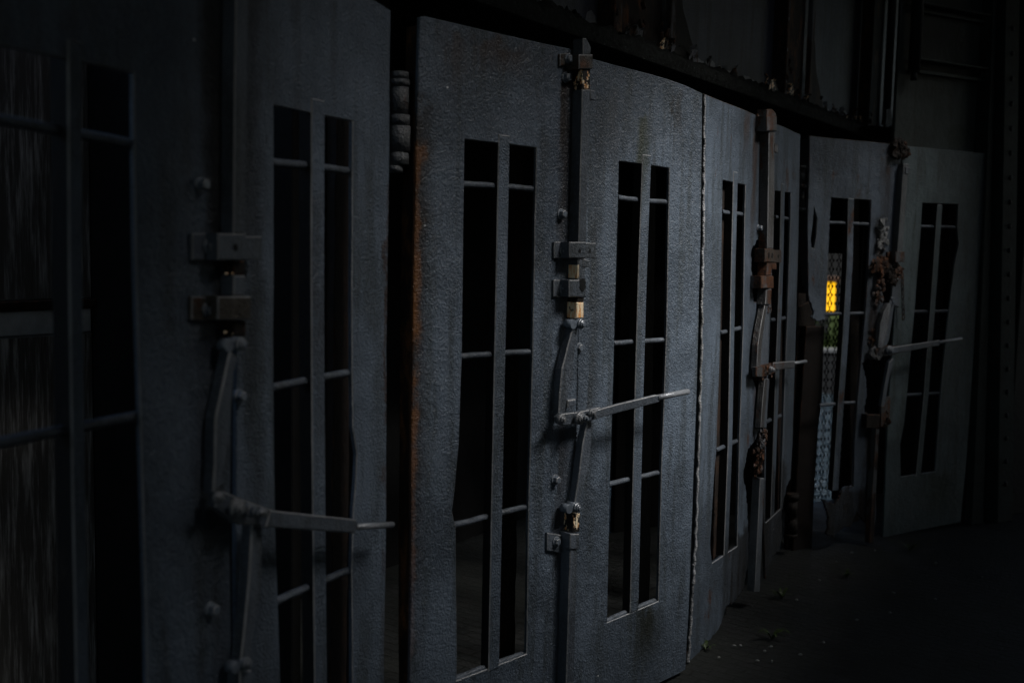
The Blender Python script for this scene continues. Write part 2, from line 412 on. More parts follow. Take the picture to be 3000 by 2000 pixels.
CL, mCL = leaf('CL', 'door leaf right of the bright welded corner, eaten away beside its rusty bar',
  [(2061, 274), (2100, 290), (2160, 313), (2211, 335), (2252, 353), (2248, 500), (2246, 700), (2216, 705), (2201, 738), (2203, 830), (2208, 882), (2238, 892), (2236, 1050), (2203, 1062), (2200, 1100), (2213, 1125), (2226, 1250), (2213, 1290), (2192, 1314), (2178, 1390), (2187, 1447), (2194, 1568), (2190, 1650), (2180, 1724), (2150, 1765), (2127, 1776), (2113, 1827), (2100, 1848), (2066, 1890), (2010, 1962), (2035, 1600), (2050, 1100), (2057, 700)],
  [[(2117, 527.5), (2184.8, 542.4), (2182.6, 629.5), (2178, 959), (2167, 1288), (2160, 1599), (2086, 1649), (2081, 1590), (2092, 1400), (2099, 1317), (2111, 975)]],
  [(2147, 2158, 536), (2141, 2154, 784), (2130, 2142, 1389), (2120, 2132, 1612)],
  [(2116, 621, 2182.6, 629.5), (2111, 975, 2178, 959), (2099, 1317, 2167, 1288)],
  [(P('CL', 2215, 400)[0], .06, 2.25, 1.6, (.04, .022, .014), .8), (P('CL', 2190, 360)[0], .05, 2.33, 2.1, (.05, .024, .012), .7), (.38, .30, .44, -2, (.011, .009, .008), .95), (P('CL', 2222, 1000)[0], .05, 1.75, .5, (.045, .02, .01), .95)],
  jag={6, 7, 8, 9, 10, 12, 13, 14, 17, 18, 19, 20, 21, 22, 23, 24, 25, 26, 27, 28}, rust=.32, seed=6)
CR, mCR = leaf('CR', 'narrowest looking door leaf, squeezed between the rusty bar and the second hinge gap',
  [(2258, 355), (2278, 364), (2345, 393), (2338, 750), (2328, 1096), (2322, 1300), (2316, 1405), (2306, 1422), (2296, 1470), (2290, 1500), (2292, 1570), (2284, 1610), (2262, 1632), (2254, 1650), (2246, 1675), (2243, 1695), (2236, 1500), (2246, 1100), (2256, 700)],
  [[(2270.5, 558), (2317.4, 564.7), (2316.5, 642), (2307.6, 930), (2296.4, 1212), (2287.5, 1489.7), (2242.5, 1531), (2245, 1235), (2257, 938)]],
  [(2287, 2296, 580), (2283, 2294, 784), (2273, 2282, 1050), (2261, 2272, 1389)],
  [(2270, 636, 2316.5, 642), (2256, 938, 2307.6, 930.4), (2245, 1234.8, 2296.4, 1212.5)],
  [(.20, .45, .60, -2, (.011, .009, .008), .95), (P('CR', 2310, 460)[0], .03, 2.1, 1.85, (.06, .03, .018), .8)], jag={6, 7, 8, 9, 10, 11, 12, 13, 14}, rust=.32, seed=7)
DL, mDL = leaf('DL', 'torn door leaf with its left stile rusted away, yellow glow seen through its window',
  [(2372, 397), (2480, 408), (2591, 419), (2644, 424), (2632, 560), (2622, 740), (2580, 775), (2574, 850), (2592, 905), (2562, 1000), (2545, 1050), (2525, 1064), (2537, 1102), (2541, 1152), (2533, 1206), (2562, 1218), (2568, 1500), (2558, 1590), (2552, 1540), (2530, 1525), (2508, 1500), (2495, 1540), (2470, 1545), (2440, 1572), (2420, 1562), (2427, 1545), (2425, 1500), (2408, 1461), (2440, 1476), (2458, 1460), (2462, 1442), (2478, 1425), (2500, 1424), (2503, 1300), (2511, 1178), (2535, 919), (2550, 657), (2552, 587), (2436, 579), (2431, 652), (2421, 915), (2416, 940), (2392, 940), (2378, 928), (2384, 912), (2368, 866), (2366, 640), (2371, 500)],
  [[(2385, 605), (2395, 640), (2392, 690), (2386, 728), (2378, 725), (2376, 700), (2382, 655)]], [(2484, 2504, 589), (2479, 2497, 829), (2457, 2474, 1141), (2444, 2459, 1345)],
  [(2431, 652, 2550, 657), (2421, 920, 2535, 918), (2404, 1186, 2511, 1177.7)],
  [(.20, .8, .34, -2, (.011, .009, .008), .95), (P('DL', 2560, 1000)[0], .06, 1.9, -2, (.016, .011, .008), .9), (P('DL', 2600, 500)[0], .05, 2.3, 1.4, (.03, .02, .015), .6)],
  jag={5, 6, 7, 8, 9, 10, 11, 12, 13, 14, 17, 18, 19, 20, 21, 22, 23, 24, 25, 26, 27, 28, 29, 30, 31, 41, 42, 43, 44}, rust=.5, seed=8, tab=False)
DR, mDR = leaf('DR', 'rightmost door leaf, its foot greened, edge against the column with a row of rivets',
  [(2648, 427), (2674, 430), (2780, 439), (2886, 449), (2879, 650), (2856, 1000), (2832, 1350), (2815, 1530), (2779, 1536), (2680, 1555), (2587, 1574), (2602, 1200), (2622, 900), (2638, 650)],
  [[(2702.7, 594), (2809, 598), (2805, 666), (2810, 715), (2798, 770), (2781, 911), (2756, 1151), (2741, 1380), (2640, 1396), (2638, 1300), (2650, 1240), (2658, 1156), (2680, 912), (2699, 663)]],
  [(2746, 2764, 598), (2730, 2745, 829), (2707, 2720, 1141), (2685, 2698, 1367)],
  [(2699, 663, 2805, 666), (2680, 912.5, 2781, 911), (2658, 1156, 2756, 1151)],
  [(P('DR', 2750, 1450)[0], .22, .36, .0, (.022, .032, .020), .8)], rust=.2, seed=10, base=(.086, .116, .126), tab=False)
# the side return of the leaves that stand open
def flange(key, root, line, w0, m):
    bm = bmesh.new(); f = FR[key]
    pts = [f.px(x, y) for x, y in line]
    pts[0] = (pts[0][0], min(pts[0][1], ZT - .01)); pts[-1] = (pts[-1][0], max(pts[-1][1], ZB))
    prism(bm, rough_loop(pts + [(u + .011, z) for u, z in pts[::-1]], .1, .0015, rnd), -w0, -TH - .001, 0)
    link('edge_flange', bm, [m, EDGE], root)
flange('BL', BL, [(1231, 62), (1220, 420), (1213, 800), (1209, 1100), (1206, 1450), (1204, 1791), (1203, 2500)], .060, rusty('rusty_return', (.020, .012, .008), (.17, .070, .022), .5, 16))
flange('DL', DL, [(2373, 402), (2367, 640), (2369, 860)], .085, rusty('flaking_return', (.03, .028, .028), (.06, .03, .016), .5, 12, (.07, .075, .085)))
# weld bead on the corner
bm = bmesh.new(); f = FR['CL']; pr = None; edgept = [(2061, 277), (2057, 700), (2050, 1100), (2035, 1600), (2012, 1950)]
pts = []
for a, b in zip(edgept, edgept[1:]):
    for i in range(26): pts.append((a[0] + (b[0] - a[0]) * i / 26, a[1] + (b[1] - a[1]) * i / 26))
for i, p in enumerate(pts):
    u, z = f.px(p[0], p[1]); q = V(u + rnd.uniform(-.003, .004), .002 + rnd.uniform(-.002, .003), z)
    if pr: tube(bm, pr[0], q, pr[1], 8, pr[1] * rnd.uniform(.8, 1.2), False)
    pr = (q, rnd.uniform(.0055, .0085))
link('edge_weld', bm, paint('weld_paint', (.30, .31, .33), seed=3, rough=.36), CL, smooth=True)

# rear stiles seen through the windows
for key, root, xa, xb in (('AR', AR, 988, 1021), ('BL', BL, 1487, 1527), ('BR', BR, 1893, 1949), ('CR', CR, 2290, 2304), ('DL', DL, 2500, 2522), ('DR', DR, 2768, 2790)):
    f = FR[key]; bm = bmesh.new(); wb = -.13
    lo = [f.px(xa - d * .9, y, wb) for d, y in ((0, 300), (14, 1300), (24, 1800))]
    prism(bm, rough_loop([(lo[0][0], 2.2), (lo[0][0] + .075, 2.2), (lo[2][0] + .075, .1), (lo[2][0], .1)], .05, .003, rnd), wb - .02, wb, .002)
    link('rear_stile', bm, [rusty('stile_rust_' + key.lower(), (.016, .011, .009), (.045, .022, .012), .4, 18), CRUST], root)
f = FR['CL']; bm = bmesh.new()
prism(bm, rough_loop([f.px(2119, 540, -.03), f.px(2141, 545, -.03), f.px(2116, 1600, -.03), f.px(2093, 1640, -.03)], .04, .003, rnd), -.07, -.035, .002)
link('rear_stile', bm, [rusty('stile_rust_cl', (.022, .017, .015), (.06, .034, .022), .5, 22), CRUST], CL)

# ------------------------------------------------------------------ bolt gear
def seg_quad(key, top, bot, w):
    (xl, xr, y), (xl2, xr2, y2) = top, bot
    return [P(key, xl2, y2, w), P(key, xr2, y2, w), P(key, xr, y, w), P(key, xl, y, w)]
def poly(key, pts, w): return [P(key, x, y, w) for x, y in pts]
def plate(name, key, pts, w0, w1, mats, parent, ch=.0025, rough=0):
    bm = bmesh.new(); q = poly(key, pts, w1)
    if area(q) < 0: q = q[::-1]
    if rough: q = rough_loop(q, .03, rough, rnd)
    prism(bm, q, w0, w1, ch); return link(name, bm, mats, parent)
def bar(key, root, top, bot, wf, mats=None, name='lock_bar', parent=None):
    bm = bmesh.new(); q = seg_quad(key, top, bot, wf)
    prism(bm, rough_loop(q, .12, .0008, rnd), .001, wf, .003); return link(name, bm, mats or [HARD, EDGE], parent or root)
def worn(key, root, top, bot, wf, m):
    return bar(key, root, top, bot, wf, [m, m], 'worn_section')
def bracket(key, root, fl, hat, rf, wf, mats, bolts=(), holes=(), wl=.010):
    """strap over the bar: left foot, raised bridge, optional right foot (px rectangles x0,y0,x1,y1)"""
    bm = bmesh.new()
    def rect(r_, w): return [P(key, r_[0], r_[3], w), P(key, r_[2], r_[3], w), P(key, r_[2], r_[1], w), P(key, r_[0], r_[1], w)]
    q = rect(hat, wf); g = rect(fl, wl)
    g[1] = (q[0][0] + .004, g[1][1]); g[2] = (q[3][0] + .004, g[2][1])
    prism(bm, g, .0005, wl, .002)
    prism(bm, q, .0008, wf, .003)
    if rf:
        g = rect(rf, wl); g[0] = (q[1][0] - .004, g[0][1]); g[3] = (q[2][0] - .004, g[3][1]); prism(bm, g, .0006, wl, .002)
    o = link('guide_bracket', bm, mats, root)
    for (x, y, r) in bolts:
        bm = bmesh.new(); u, z = P(key, x, y, wl + .006); hexhead(bm, u, z, wl + .001, r, .014, rnd.random()); link('bolt', bm, [BOLT, EDGE], o)
    for (x, y, r, ww) in holes:
        bm = bmesh.new(); u, z = P(key, x, y, ww)
        cir = [(u + r * math.cos(i * math.pi / 6), z + r * 1.1 * math.sin(i * math.pi / 6)) for i in range(12)]
        prism(bm, cir, ww + .0003, ww + .0012, 0); link('rivet_hole', bm, BLACK, o)
    return o
def bolts(key, root, lst, r=.012, h=.014):
    for x, y in lst:
        bm = bmesh.new(); u, z = P(key, x, y, .008); hexhead(bm, u, z, .001, r, h, rnd.random()); link('hex_bolt', bm, [BOLT, EDGE], root)
def lever(key, root, body, tip, w, mats, pins, crank, wc, cmats):
    cr = plate('crank', key, crank, wc - .02, wc, cmats, root, .003)
    lv = plate('lever', key, body, w - .012, w, mats, root, .003)
    (x0, y0, x1, y1, r) = tip
    a = P(key, x0, y0, w - .006); b = P(key, x1, y1, w - .006)
    bm = bmesh.new(); A_ = V(a[0] - .01, w - .006, a[1]); B_ = V(b[0], w - .006, b[1])
    d = (B_ - A_).normalized()
    tube(bm, A_, B_ - d * r * .6, r, 12); tube(bm, B_ - d * r * .6, B_, r, 12, r * .6)
    link('grip', bm, [GRIP], lv, smooth=False)
    for (x, y, r, h) in pins:
        bm = bmesh.new(); u, z = P(key, x, y, w + h * .6); pinhead(bm, u, z, w - .002, r, h); link('pivot_pin', bm, [SHINY if h < .03 else BOLT, EDGE], cr)
    return lv
def clevis(key, root, x, y, r, w, mats, cheek=None):
    bm = bmesh.new(); u, z = P(key, x, y, w + .006); pinhead(bm, u, z, w, r, .018)
    for sx in (-1,): tube(bm, V(u - r * 1.9, .012, z), V(u - r * 1.9, w, z), r * .95, 12)
    tube(bm, V(u, .008, z), V(u, w, z), r * 1.05, 12)
    return link('clevis_pin', bm, mats, root)
GEAR = [HARD, EDGE]
# pair with the downward lever (near)
k, r_ = 'AL', AL
bar(k, r_, (692, 730, -150), (685, 721, 684), .036)
bracket(k, r_, (564, 684, 640, 762), (640, 684, 722, 762), (722, 693, 768, 760), .043, GEAR, [(616, 722, .0115)], [(689, 725, .007, .043)])
bar(k, r_, (686, 720, 764), (686, 720, 806), .028, [DRUST, CRUST])
bar(k, r_, (686, 719, 807), (685, 719, 866), .036)
bracket(k, r_, (562, 868, 639, 937), (639, 868, 737, 937), None, .043, [paint('rust_washed_hardware', (.07, .06, .05), rust=.75, seed=12, rough=.45), EDGE], [(616, 908, .0125)])
bar(k, r_, (687, 722, 939), (687, 722, 985), .028, [DRUST, CRUST])
for (x, y) in ((664, 801), (683, 801), (660, 973), (680, 980)):
    bm = bmesh.new(); u, z = P(k, x, y, .03); bmesh.ops.create_icosphere(bm, subdivisions=1, radius=.0035, matrix=Matrix.Translation(V(u, .030, z)) @ Matrix.Diagonal((1.6, .8, .8, 1)))
    link('rust_flake', bm, WORN1, r_)
clevis(k, r_, 706, 1009, .015, .036, [BOLT, EDGE])
plate('upper_link', k, [(674, 1030), (701, 1038), (687, 1096), (683, 1163), (670, 1297), (656, 1420), (626, 1445), (630, 1350), (632, 1226)], .006, .034, GEAR, r_, .004)
lever(k, r_, [(793, 1494), (1046, 1521), (1049, 1535), (1043, 1562), (779, 1543)], (1048, 1540, 1152, 1536, .0080), .060, GEAR,
      [(648, 1459, .012, .018), (706, 1489, .021, .022), (746, 1497, .014, .034), (778, 1502, .011, .014)], [(630, 1440), (660, 1440), (706, 1460), (800, 1494), (800, 1542), (700, 1536), (632, 1486)], .048, GEAR)
plate('lower_link', k, [(739, 1535), (770, 1540), (770, 1600), (768, 1724), (741, 1880), (735, 1950), (705, 1950), (717, 1836), (730, 1700)], .006, .034, GEAR, r_, .004)
clevis(k, r_, 724, 1943, .014, .036, [BOLT, EDGE])
bar(k, r_, (703, 740, 1962), (700, 736, 2300), .036)
bolts(k, r_, [(594, 540), (623, 1784)], .0115, .02)
bolts('AR', AR, [(707, 1160)], .0115, .016)
# pair with the raised lever and the cream patches
k, r_ = 'BL', BL
plate('bar_head', k, [(1709, 160), (1709, 112), (1719, 113), (1729, 130), (1732, 140), (1732, 160)], .002, .046, GEAR, r_, .003)
bracket(k, r_, (1641, 158, 1684, 194), (1697, 160, 1738, 202), None, .052, [paint('top_bracket_paint', (.075, .068, .062), rust=.7, seed=14), EDGE], [(1668, 173, .0125)])
worn(k, r_, (1707, 1731, 203), (1706, 1730, 262), .044, WORN2)
bar(k, r_, (1706.5, 1730, 263), (1696, 1718, 708), .044)
plate('stop_lug', k, [(1730, 264), (1742, 266), (1744, 294), (1731, 291)], .004, .046, GEAR, r_, .002)
bracket(k, r_, (1624, 709, 1668, 756), (1669, 709, 1717, 756), (1717, 712, 1746, 757), .050, GEAR, [(1652, 735, .0115)], [(1698, 735, .006, .050), (1728, 735, .0055, .010)])
bar(k, r_, (1694, 1697, 757), (1694, 1697, 776), .0437)
worn(k, r_, (1694, 1697, 776.5), (1693, 1696, 815), .0437, WORN0)
bar(k, r_, (1693, 1696, 815.5), (1693, 1696, 820), .0437)
bar(k, r_, (1697.2, 1717, 757), (1696, 1715, 820), .044)
plate('stop_lug', k, [(1709, 760), (1728, 763), (1728, 784), (1709, 782)], .004, .047, GEAR, r_, .002)
bracket(k, r_, (1623, 820, 1667, 869), (1668, 820, 1718, 870), None, .050, GEAR, [(1652, 846, .0125)])
bm = bmesh.new(); u, z = P(k, 1705, 836, .05)
prism(bm, rough_loop([(u - .012, z + .02), (u + .012, z + .024), (u + .02, z - .004), (u + .004, z - .022), (u - .012, z - .01)][::-1], .006, .0022, rnd), .0505, .0515, 0); link('rust_scab', bm, BLACK, r_)
worn(k, r_, (1690, 1711, 886), (1689, 1711, 932), .044, WORN0)
bar(k, r_, (1692, 1713, 871), (1690, 1711, 885.5), .044, [DRUST, CRUST])
clevis(k, r_, 1704, 949, .0165, .046, [BOLT, SHINY])
plate('upper_link', k, [(1681, 950), (1693, 958), (1692, 980), (1686, 1029), (1672, 1110), (1659, 1186), (1655, 1222), (1637, 1224), (1641, 1150), (1647, 1081), (1664, 1015)], .010, .040, GEAR, r_, .0035)
lever(k, r_, [(1744, 1202), (1800, 1186), (1924, 1156), (1932, 1158), (1935, 1166), (1931, 1178), (1800, 1212), (1744, 1229)], (1930, 1164, 2018, 1146, .0105), .068, GEAR,
      [(1651, 1229, .016, .024), (1706, 1226, .022, .020), (1716, 1225, .013, .036), (1740, 1210, .014, .020)],
      [(1636, 1222), (1648, 1212), (1700, 1206), (1760, 1192), (1760, 1224), (1700, 1240), (1655, 1246), (1638, 1240)], .056, GEAR)
plate('stop_block', k, [(1664, 1172), (1688, 1168), (1690, 1186), (1664, 1196)], .002, .040, GEAR, r_, .004, .001)
plate('lower_link', k, [(1722, 1232), (1735, 1232), (1734, 1300), (1728, 1358), (1712, 1420), (1698, 1476), (1684, 1476), (1696, 1400), (1708, 1300)], .010, .040, GEAR, r_, .0035)
clevis(k, r_, 1692, 1487, .0165, .046, [BOLT, SHINY])
worn(k, r_, (1680, 1700, 1503), (1679, 1699, 1558), .044, WORN2)
bracket(k, r_, (1604, 1560, 1674, 1612), (1671, 1563, 1698, 1608), None, .050, GEAR, [(1632, 1586, .0125)])
bar(k, r_, (1671, 1692, 1609), (1659, 1682, 2000), .044)
bar(k, r_, (1659, 1682, 2001), (1652, 1674, 2300), .044)
bolts(k, r_, [(1661, 227), (1648, 627), (1630, 1405)], .013, .02)
bolts('BR', BR, [(1701, 1019)], .013, .012)
# rusty pair
GR = [HARDR, CRUST]
k, r_ = 'CL', CL
def scab(name, key, root, x, y, w, r, m, n=5, sq=1.0):
    bm = bmesh.new(); u, z = P(key, x, y, w)
    for i in range(n * 4):
        s = r * rnd.uniform(.12, .36); q = rnd.uniform(0, 6.28); d = r * rnd.random() ** .6
        mm = Matrix.Translation(V(u + math.cos(q) * d * .9, w + rnd.uniform(-.35, .2) * r, z + math.sin(q) * d * sq * 1.1)) @ Matrix.Rotation(rnd.uniform(0, 3), 4, (0, 1, 0)) @ Matrix.Diagonal((s, s * .4, s * rnd.uniform(.6, 1.6), 1))
        g = bmesh.ops.create_icosphere(bm, subdivisions=1, radius=1, matrix=mm)
        for v in g['verts']: v.co += Vector((rnd.uniform(-1, 1), rnd.uniform(-1, 1), rnd.uniform(-1, 1))) * s * .3
    return link(name, bm, m, root)
PALE = [paint('pale_lumpy_paint', (.085, .085, .088), rust=.75, seed=17, bump=1.0, rough=.36), EDGE]
plate('bar_head', k, [(2247, 345), (2248, 320), (2264, 320), (2274, 332), (2275, 345)], .002, .046, GR, r_, .003, .0015)
bracket(k, r_, (2228, 342, 2246, 378), (2247, 340, 2276, 384), None, .052, GR)
bar(k, r_, (2254, 2271, 385), (2249, 2266, 728), .044, PALE)
plate('stop_lug', k, [(2270, 420), (2279, 424), (2279, 448), (2270, 446)], .004, .046, GR, r_, .002)
bracket(k, r_, (2224, 728, 2240, 766), (2241, 729, 2268, 768), (2268, 732, 2289, 769), .050, [paint('pitted_hardware', (.06, .05, .042), rust=.8, seed=20, bump=.9), CRUST], [], [(2252, 748, .014, .050), (2262, 749, .012, .0502), (2280, 751, .008, .010)])
bar(k, r_, (2247, 2262, 769), (2244, 2260, 807), .044, GR)
plate('stop_lug', k, [(2262, 772), (2275, 770), (2275, 790), (2262, 788)], .004, .046, GR, r_, .002, .001)
bracket(k, r_, (2206, 808, 2228, 846), (2230, 808, 2267, 845), None, .050, GR, [(2226, 826, .014)])
bar(k, r_, (2246, 2261, 847), (2243, 2258, 892), .044, PALE)
scab('rust_scab', k, r_, 2255, 905, .04, .022, HARDR)
plate('upper_link', k, [(2244, 892), (2253, 895), (2254, 940), (2251, 1000), (2249, 1085), (2227, 1085), (2226, 1040), (2232, 980), (2241, 930)], .006, .034, GEAR, r_, .003)
plate('link_edge', k, [(2241, 893), (2247, 893), (2241, 940), (2233, 1000), (2227, 1083), (2217, 1083), (2221, 1010), (2230, 950)], .010, .038, PALE, r_, .002, .001)
scab('rust_scab', k, r_, 2232, 1088, .035, .05, CRUST, 12, .5); scab('rust_scab', k, r_, 2262, 1085, .045, .03, HARDR, 7)
lever(k, r_, [(2266, 1062), (2328, 1057), (2330, 1064), (2326, 1079), (2266, 1083)], (2326, 1064, 2361, 1058, .009), .055, [HARDR, EDGE],
      [(2266, 1083, .016, .024)], [(2216, 1076), (2240, 1068), (2276, 1062), (2278, 1088), (2240, 1104), (2216, 1104)], .046, GR)
plate('lower_link', k, [(2246, 1108), (2255, 1110), (2250, 1180), (2246, 1252), (2234, 1252), (2238, 1180)], .006, .032, GEAR, r_, .003)
plate('link_edge', k, [(2241, 1110), (2248, 1110), (2244, 1180), (2238, 1252), (2229, 1252), (2234, 1180)], .010, .038, PALE, r_, .002, .001)
scab('rust_scab', k, r_, 2235, 1285, .04, .045, HARDR, 10); scab('rust_scab', k, r_, 2226, 1330, .03, .05, CRUST, 8)
scab('rust_scab', k, r_, 2222, 1375, .03, .045, HARDR, 6)
bar(k, r_, (2228, 2240, 1400), (2212, 2226, 1733), .04, [paint('flaking_bar_paint', (.10, .115, .135), rust=.45, seed=22, bump=1.2), EDGE])
bolts(k, r_, [(2225, 668)], .013, .02)
# far pair, torn
k, r_ = 'DL', DL
scab('rust_scab', k, r_, 2634, 436, .02, .06, DRUST, 22, .8); scab('rust_scab', k, r_, 2652, 440, .03, .04, CRUST, 12)
bar(k, r_, (2648, 2662, 480), (2630, 2645, 738), .04, [paint('far_bar_paint', (.10, .11, .12), seed=23), EDGE])
plate('stop_lug', k, [(2655, 490), (2666, 491), (2665, 510), (2654, 509)], .004, .046, GEAR, r_, .002)
bracket(k, r_, (2600, 738, 2624, 768), (2624, 737, 2640, 768), (2640, 737, 2652, 768), .05, GR)
scab('peeled_flake', k, r_, 2588, 690, .02, .05, [paint('peeled_flake_paint', (.16, .165, .17), rust=.5, seed=25, bump=1.0)], 9, 1.8)
scab('rust_scab', k, r_, 2580, 780, .02, .07, CRUST, 14, .6); scab('rust_scab', k, r_, 2615, 800, .02, .06, DRUST, 12, 1.0)
scab('peeled_flake', k, r_, 2580, 850, .02, .05, [HARDR], 8, 1.6); scab('peeled_flake', k, r_, 2634, 800, .03, .04, HARDR, 7)
plate('side_strip', k, [(2615, 820), (2640, 815), (2634, 900), (2612, 890)], .0, .012, [HARD, EDGE], r_, .002, .002)
scab('clevis_pin', k, r_, 2615, 884, .04, .022, BOLT, 5)
plate('upper_link', k, [(2604, 888), (2612, 890), (2600, 960), (2586, 1018), (2573, 1018), (2580, 950), (2590, 915)], .01, .04, [paint('link_paint', (.17, .18, .20), rust=.1, seed=31, rough=.32), EDGE], r_, .003)
plate('link_back', k, [(2612, 890), (2620, 893), (2606, 990), (2594, 1024), (2586, 1019), (2600, 960)], .01, .03, GEAR, r_, .002)
scab('rust_scab', k, r_, 2558, 990, .01, .035, CRUST, 7, 1.4); scab('rust_scab', k, r_, 2570, 1035, .03, .06, HARDR, 12, .4)
lever(k, r_, [(2616, 1017), (2755, 996), (2757, 1004), (2752, 1012), (2617, 1036)], (2752, 1003, 2818, 991, .010), .05, GEAR,
      [(2612, 1027, .028, .03)], [(2566, 1024), (2600, 1012), (2634, 1014), (2634, 1034), (2600, 1044), (2566, 1044)], .04, GR)
plate('lower_link', k, [(2606, 1060), (2618, 1050), (2602, 1130), (2592, 1190), (2582, 1190), (2592, 1130)], .006, .03, GEAR, r_, .003)
plate('side_strip', k, [(2583, 1165), (2610, 1160), (2604, 1250), (2580, 1250)], .0, .015, [HARDR, CRUST], r_, .002, .002)
plate('rust_block', k, [(2540, 1214), (2580, 1214), (2576, 1254), (2538, 1254)], .002, .04, [DRUST, CRUST], r_, .003, .002)
scab('rust_scab', k, r_, 2600, 1230, .02, .03, CRUST, 6, 1.6)
bar(k, r_, (2566, 2577, 1256), (2546, 2560, 1590), .035, [rusty('rusty_bar', (.02, .014, .012), (.09, .04, .02), .45, 20, (.07, .075, .08)), CRUST])
# hanging strip of links
bm = bmesh.new()
for i in range(9):
    u, z = P('DR', 2643 + i * .5, 808 + i * 15, .03)
    for j in range(8):
        a0, a1 = j * math.pi / 4, (j + 1) * math.pi / 4
        s = (.008, .019)
        if i % 2: p0 = V(u + s[0] * math.cos(a0), .03, z + s[1] * math.sin(a0)); p1 = V(u + s[0] * math.cos(a1), .03, z + s[1] * math.sin(a1))
        else: p0 = V(u, .03 + s[0] * math.cos(a0), z + s[1] * math.sin(a0)); p1 = V(u, .03 + s[0] * math.cos(a1), z + s[1] * math.sin(a1))
        tube(bm, p0, p1, .0035, 6, None, False)
link('chain', bm, HARDR, DR, smooth=True)
# hinges in the gaps
def hinge(key, root, specs, w, mats):
    h = bpy.data.objects.new('hinge', None); C.objects.link(h); h.parent = root; h.empty_display_size = .05
    for (x, y0, y1, r) in specs:
        bm = bmesh.new(); a = P(key, x, y0, w); b = P(key, x, y1, w); u = (a[0] + b[0]) / 2
        N = 1
        for i in range(N):
            z0 = a[1] + (b[1] - a[1]) * i / N; z1 = a[1] + (b[1] - a[1]) * (i + 1) / N
            tube(bm, V(u, w, z0), V(u, w, z1), r * rnd.uniform(.96, 1.03), 14, r * rnd.uniform(.96, 1.03))
        link('knuckle', bm, mats, h)
    return h
HG = [paint('hinge_paint', (.095, .10, .105), rust=.45, seed=27, bump=.9, rough=.34)]
hinge('BL', BL, [(1172, 212, 232, .026), (1172, 234, 254, .0285), (1171, 256, 336, .026), (1172, 338, 368, .029), (1173, 370, 446, .030), (1170, 448, 484, .028), (1160, 486, 506, .02)], -.045, HG)
hinge('DL', DL, [(2354, 486, 496, .035), (2352, 497, 540, .026), (2355, 541, 553, .04), (2356, 555, 606, .032), (2354, 608, 620, .038)], -.05, HG)
hinge('DL', DL, [(2322, 1445, 1463, .036), (2320, 1465, 1510, .030), (2320, 1513, 1515, .032), (2320, 1517, 1560, .030), (2318, 1562, 1572, .036)], -.05, [DRUST])
EOF_MARK = 1

# ------------------------------------------------------------------ posts in the two gaps
def wpoly(f, pts, w): return [f.px(x, y, w) for x, y in pts]
LP = [P_ for P_ in ()]
p1 = W.o
post = empty('gap_post', W.matrix(0, 0, 0), 'dark rusted steel post deep in the gap beside the nearest hinge', 'post', 'posts in the hinge gaps')
bm = bmesh.new(); box(bm, -.03, .10, -.22, -.16, 0, 2.44, .004); link('web', bm, [DRUST, CRUST], post)
bm = bmesh.new(); box(bm, -.05, -.031, -.26, -.12, 0, 2.44, .003); link('post_flange', bm, [DRUST, CRUST], post)
PM = rusty('post_brown', (.010, .007, .006), (.020, .011, .007), .35, 5, None, .5)
fD = FR['DL']
post = empty('gap_post', fD.matrix(-.1, 0, -.1), 'broad brown rusted post laid bare by the missing stile', 'post', 'posts in the hinge gaps')
def world_poly(name, f, pts, w0, w1, mats, root, ch=.003, rough=0):
    """outline measured on plane w1 of frame f, parented under root that lies in the same frame orientation"""
    q = wpoly(f, pts, w1)
    if area(q) < 0: q = q[::-1]
    if rough: q = rough_loop(q, .05, rough, rnd)
    bm = bmesh.new(); prism(bm, q, w0, w1, ch); o = link(name, bm, mats); o.matrix_world = f.matrix()
    if root:
        o.parent = root; o.matrix_parent_inverse = root.matrix_world.inverted()
    return o
bpy.context.view_layer.update()
world_poly('web', fD, [(2362, 956), (2416, 956), (2408, 1180), (2398, 1250), (2386, 1440), (2376, 1680), (2320, 1690), (2340, 1300)], -.12, -.10, [PM, CRUST], post)
world_poly('web_cap', fD, [(2338, 900), (2376, 880), (2390, 956), (2334, 956)], -.13, -.115, [DRUST, CRUST], post, .002, .003)
world_poly('post_flange', fD, [(2344, 420), (2372, 420), (2362, 900), (2362, 1690), (2300, 1700), (2336, 1000)], -.16, -.135, [DRUST, CRUST], post)

# ------------------------------------------------------------------ lintel, upper plates, columns
SOF, LED = 2.440, 2.512
def along(name, f, u0, u1, w0, w1, z0, z1, mats, label=None, cat=None, root=None, group=None, ch=.004):
    bm = bmesh.new(); box(bm, u0, u1, w0, w1, z0, z1, ch); o = link(name, bm, mats); o.matrix_world = f.matrix()
    if root: bpy.context.view_layer.update(); o.parent = root; o.matrix_parent_inverse = root.matrix_world.inverted()
    if label: tag(o, label, cat, group)
    return o
U0, U1 = -5.2, 5.7
MOSS, n, b = mat('sooty_moss')
mo_ = noise(n, 55, 7, .75)
n.links.new(mix(n, ramp(n, noise(n, 120, 3, .6, coords(n, loc=(4, 2, 1))), .66, .72), mix(n, ramp(n, mo_, .4, .7), (.003, .004, .0035), (.016, .021, .020)), (.10, .125, .125)), b.inputs['Base Color'])
b.inputs['Roughness'].default_value = .85; b.inputs['Specular IOR Level'].default_value = .2
bp = nd(n, 'ShaderNodeBump', i={'Strength': 1.0, 'Distance': .02}); n.links.new(mo_, bp.inputs['Height']); n.links.new(bp.outputs[0], b.inputs['Normal'])
lint = empty('lintel_beam', W.matrix(), 'sooty rusted beam with crusted ledge running over all the doors', 'beam')
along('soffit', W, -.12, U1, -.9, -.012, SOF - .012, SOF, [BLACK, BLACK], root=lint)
along('soffit', W, U0, -.13, -.13, -.012, SOF - .012, SOF, [BLACK, BLACK], root=lint)
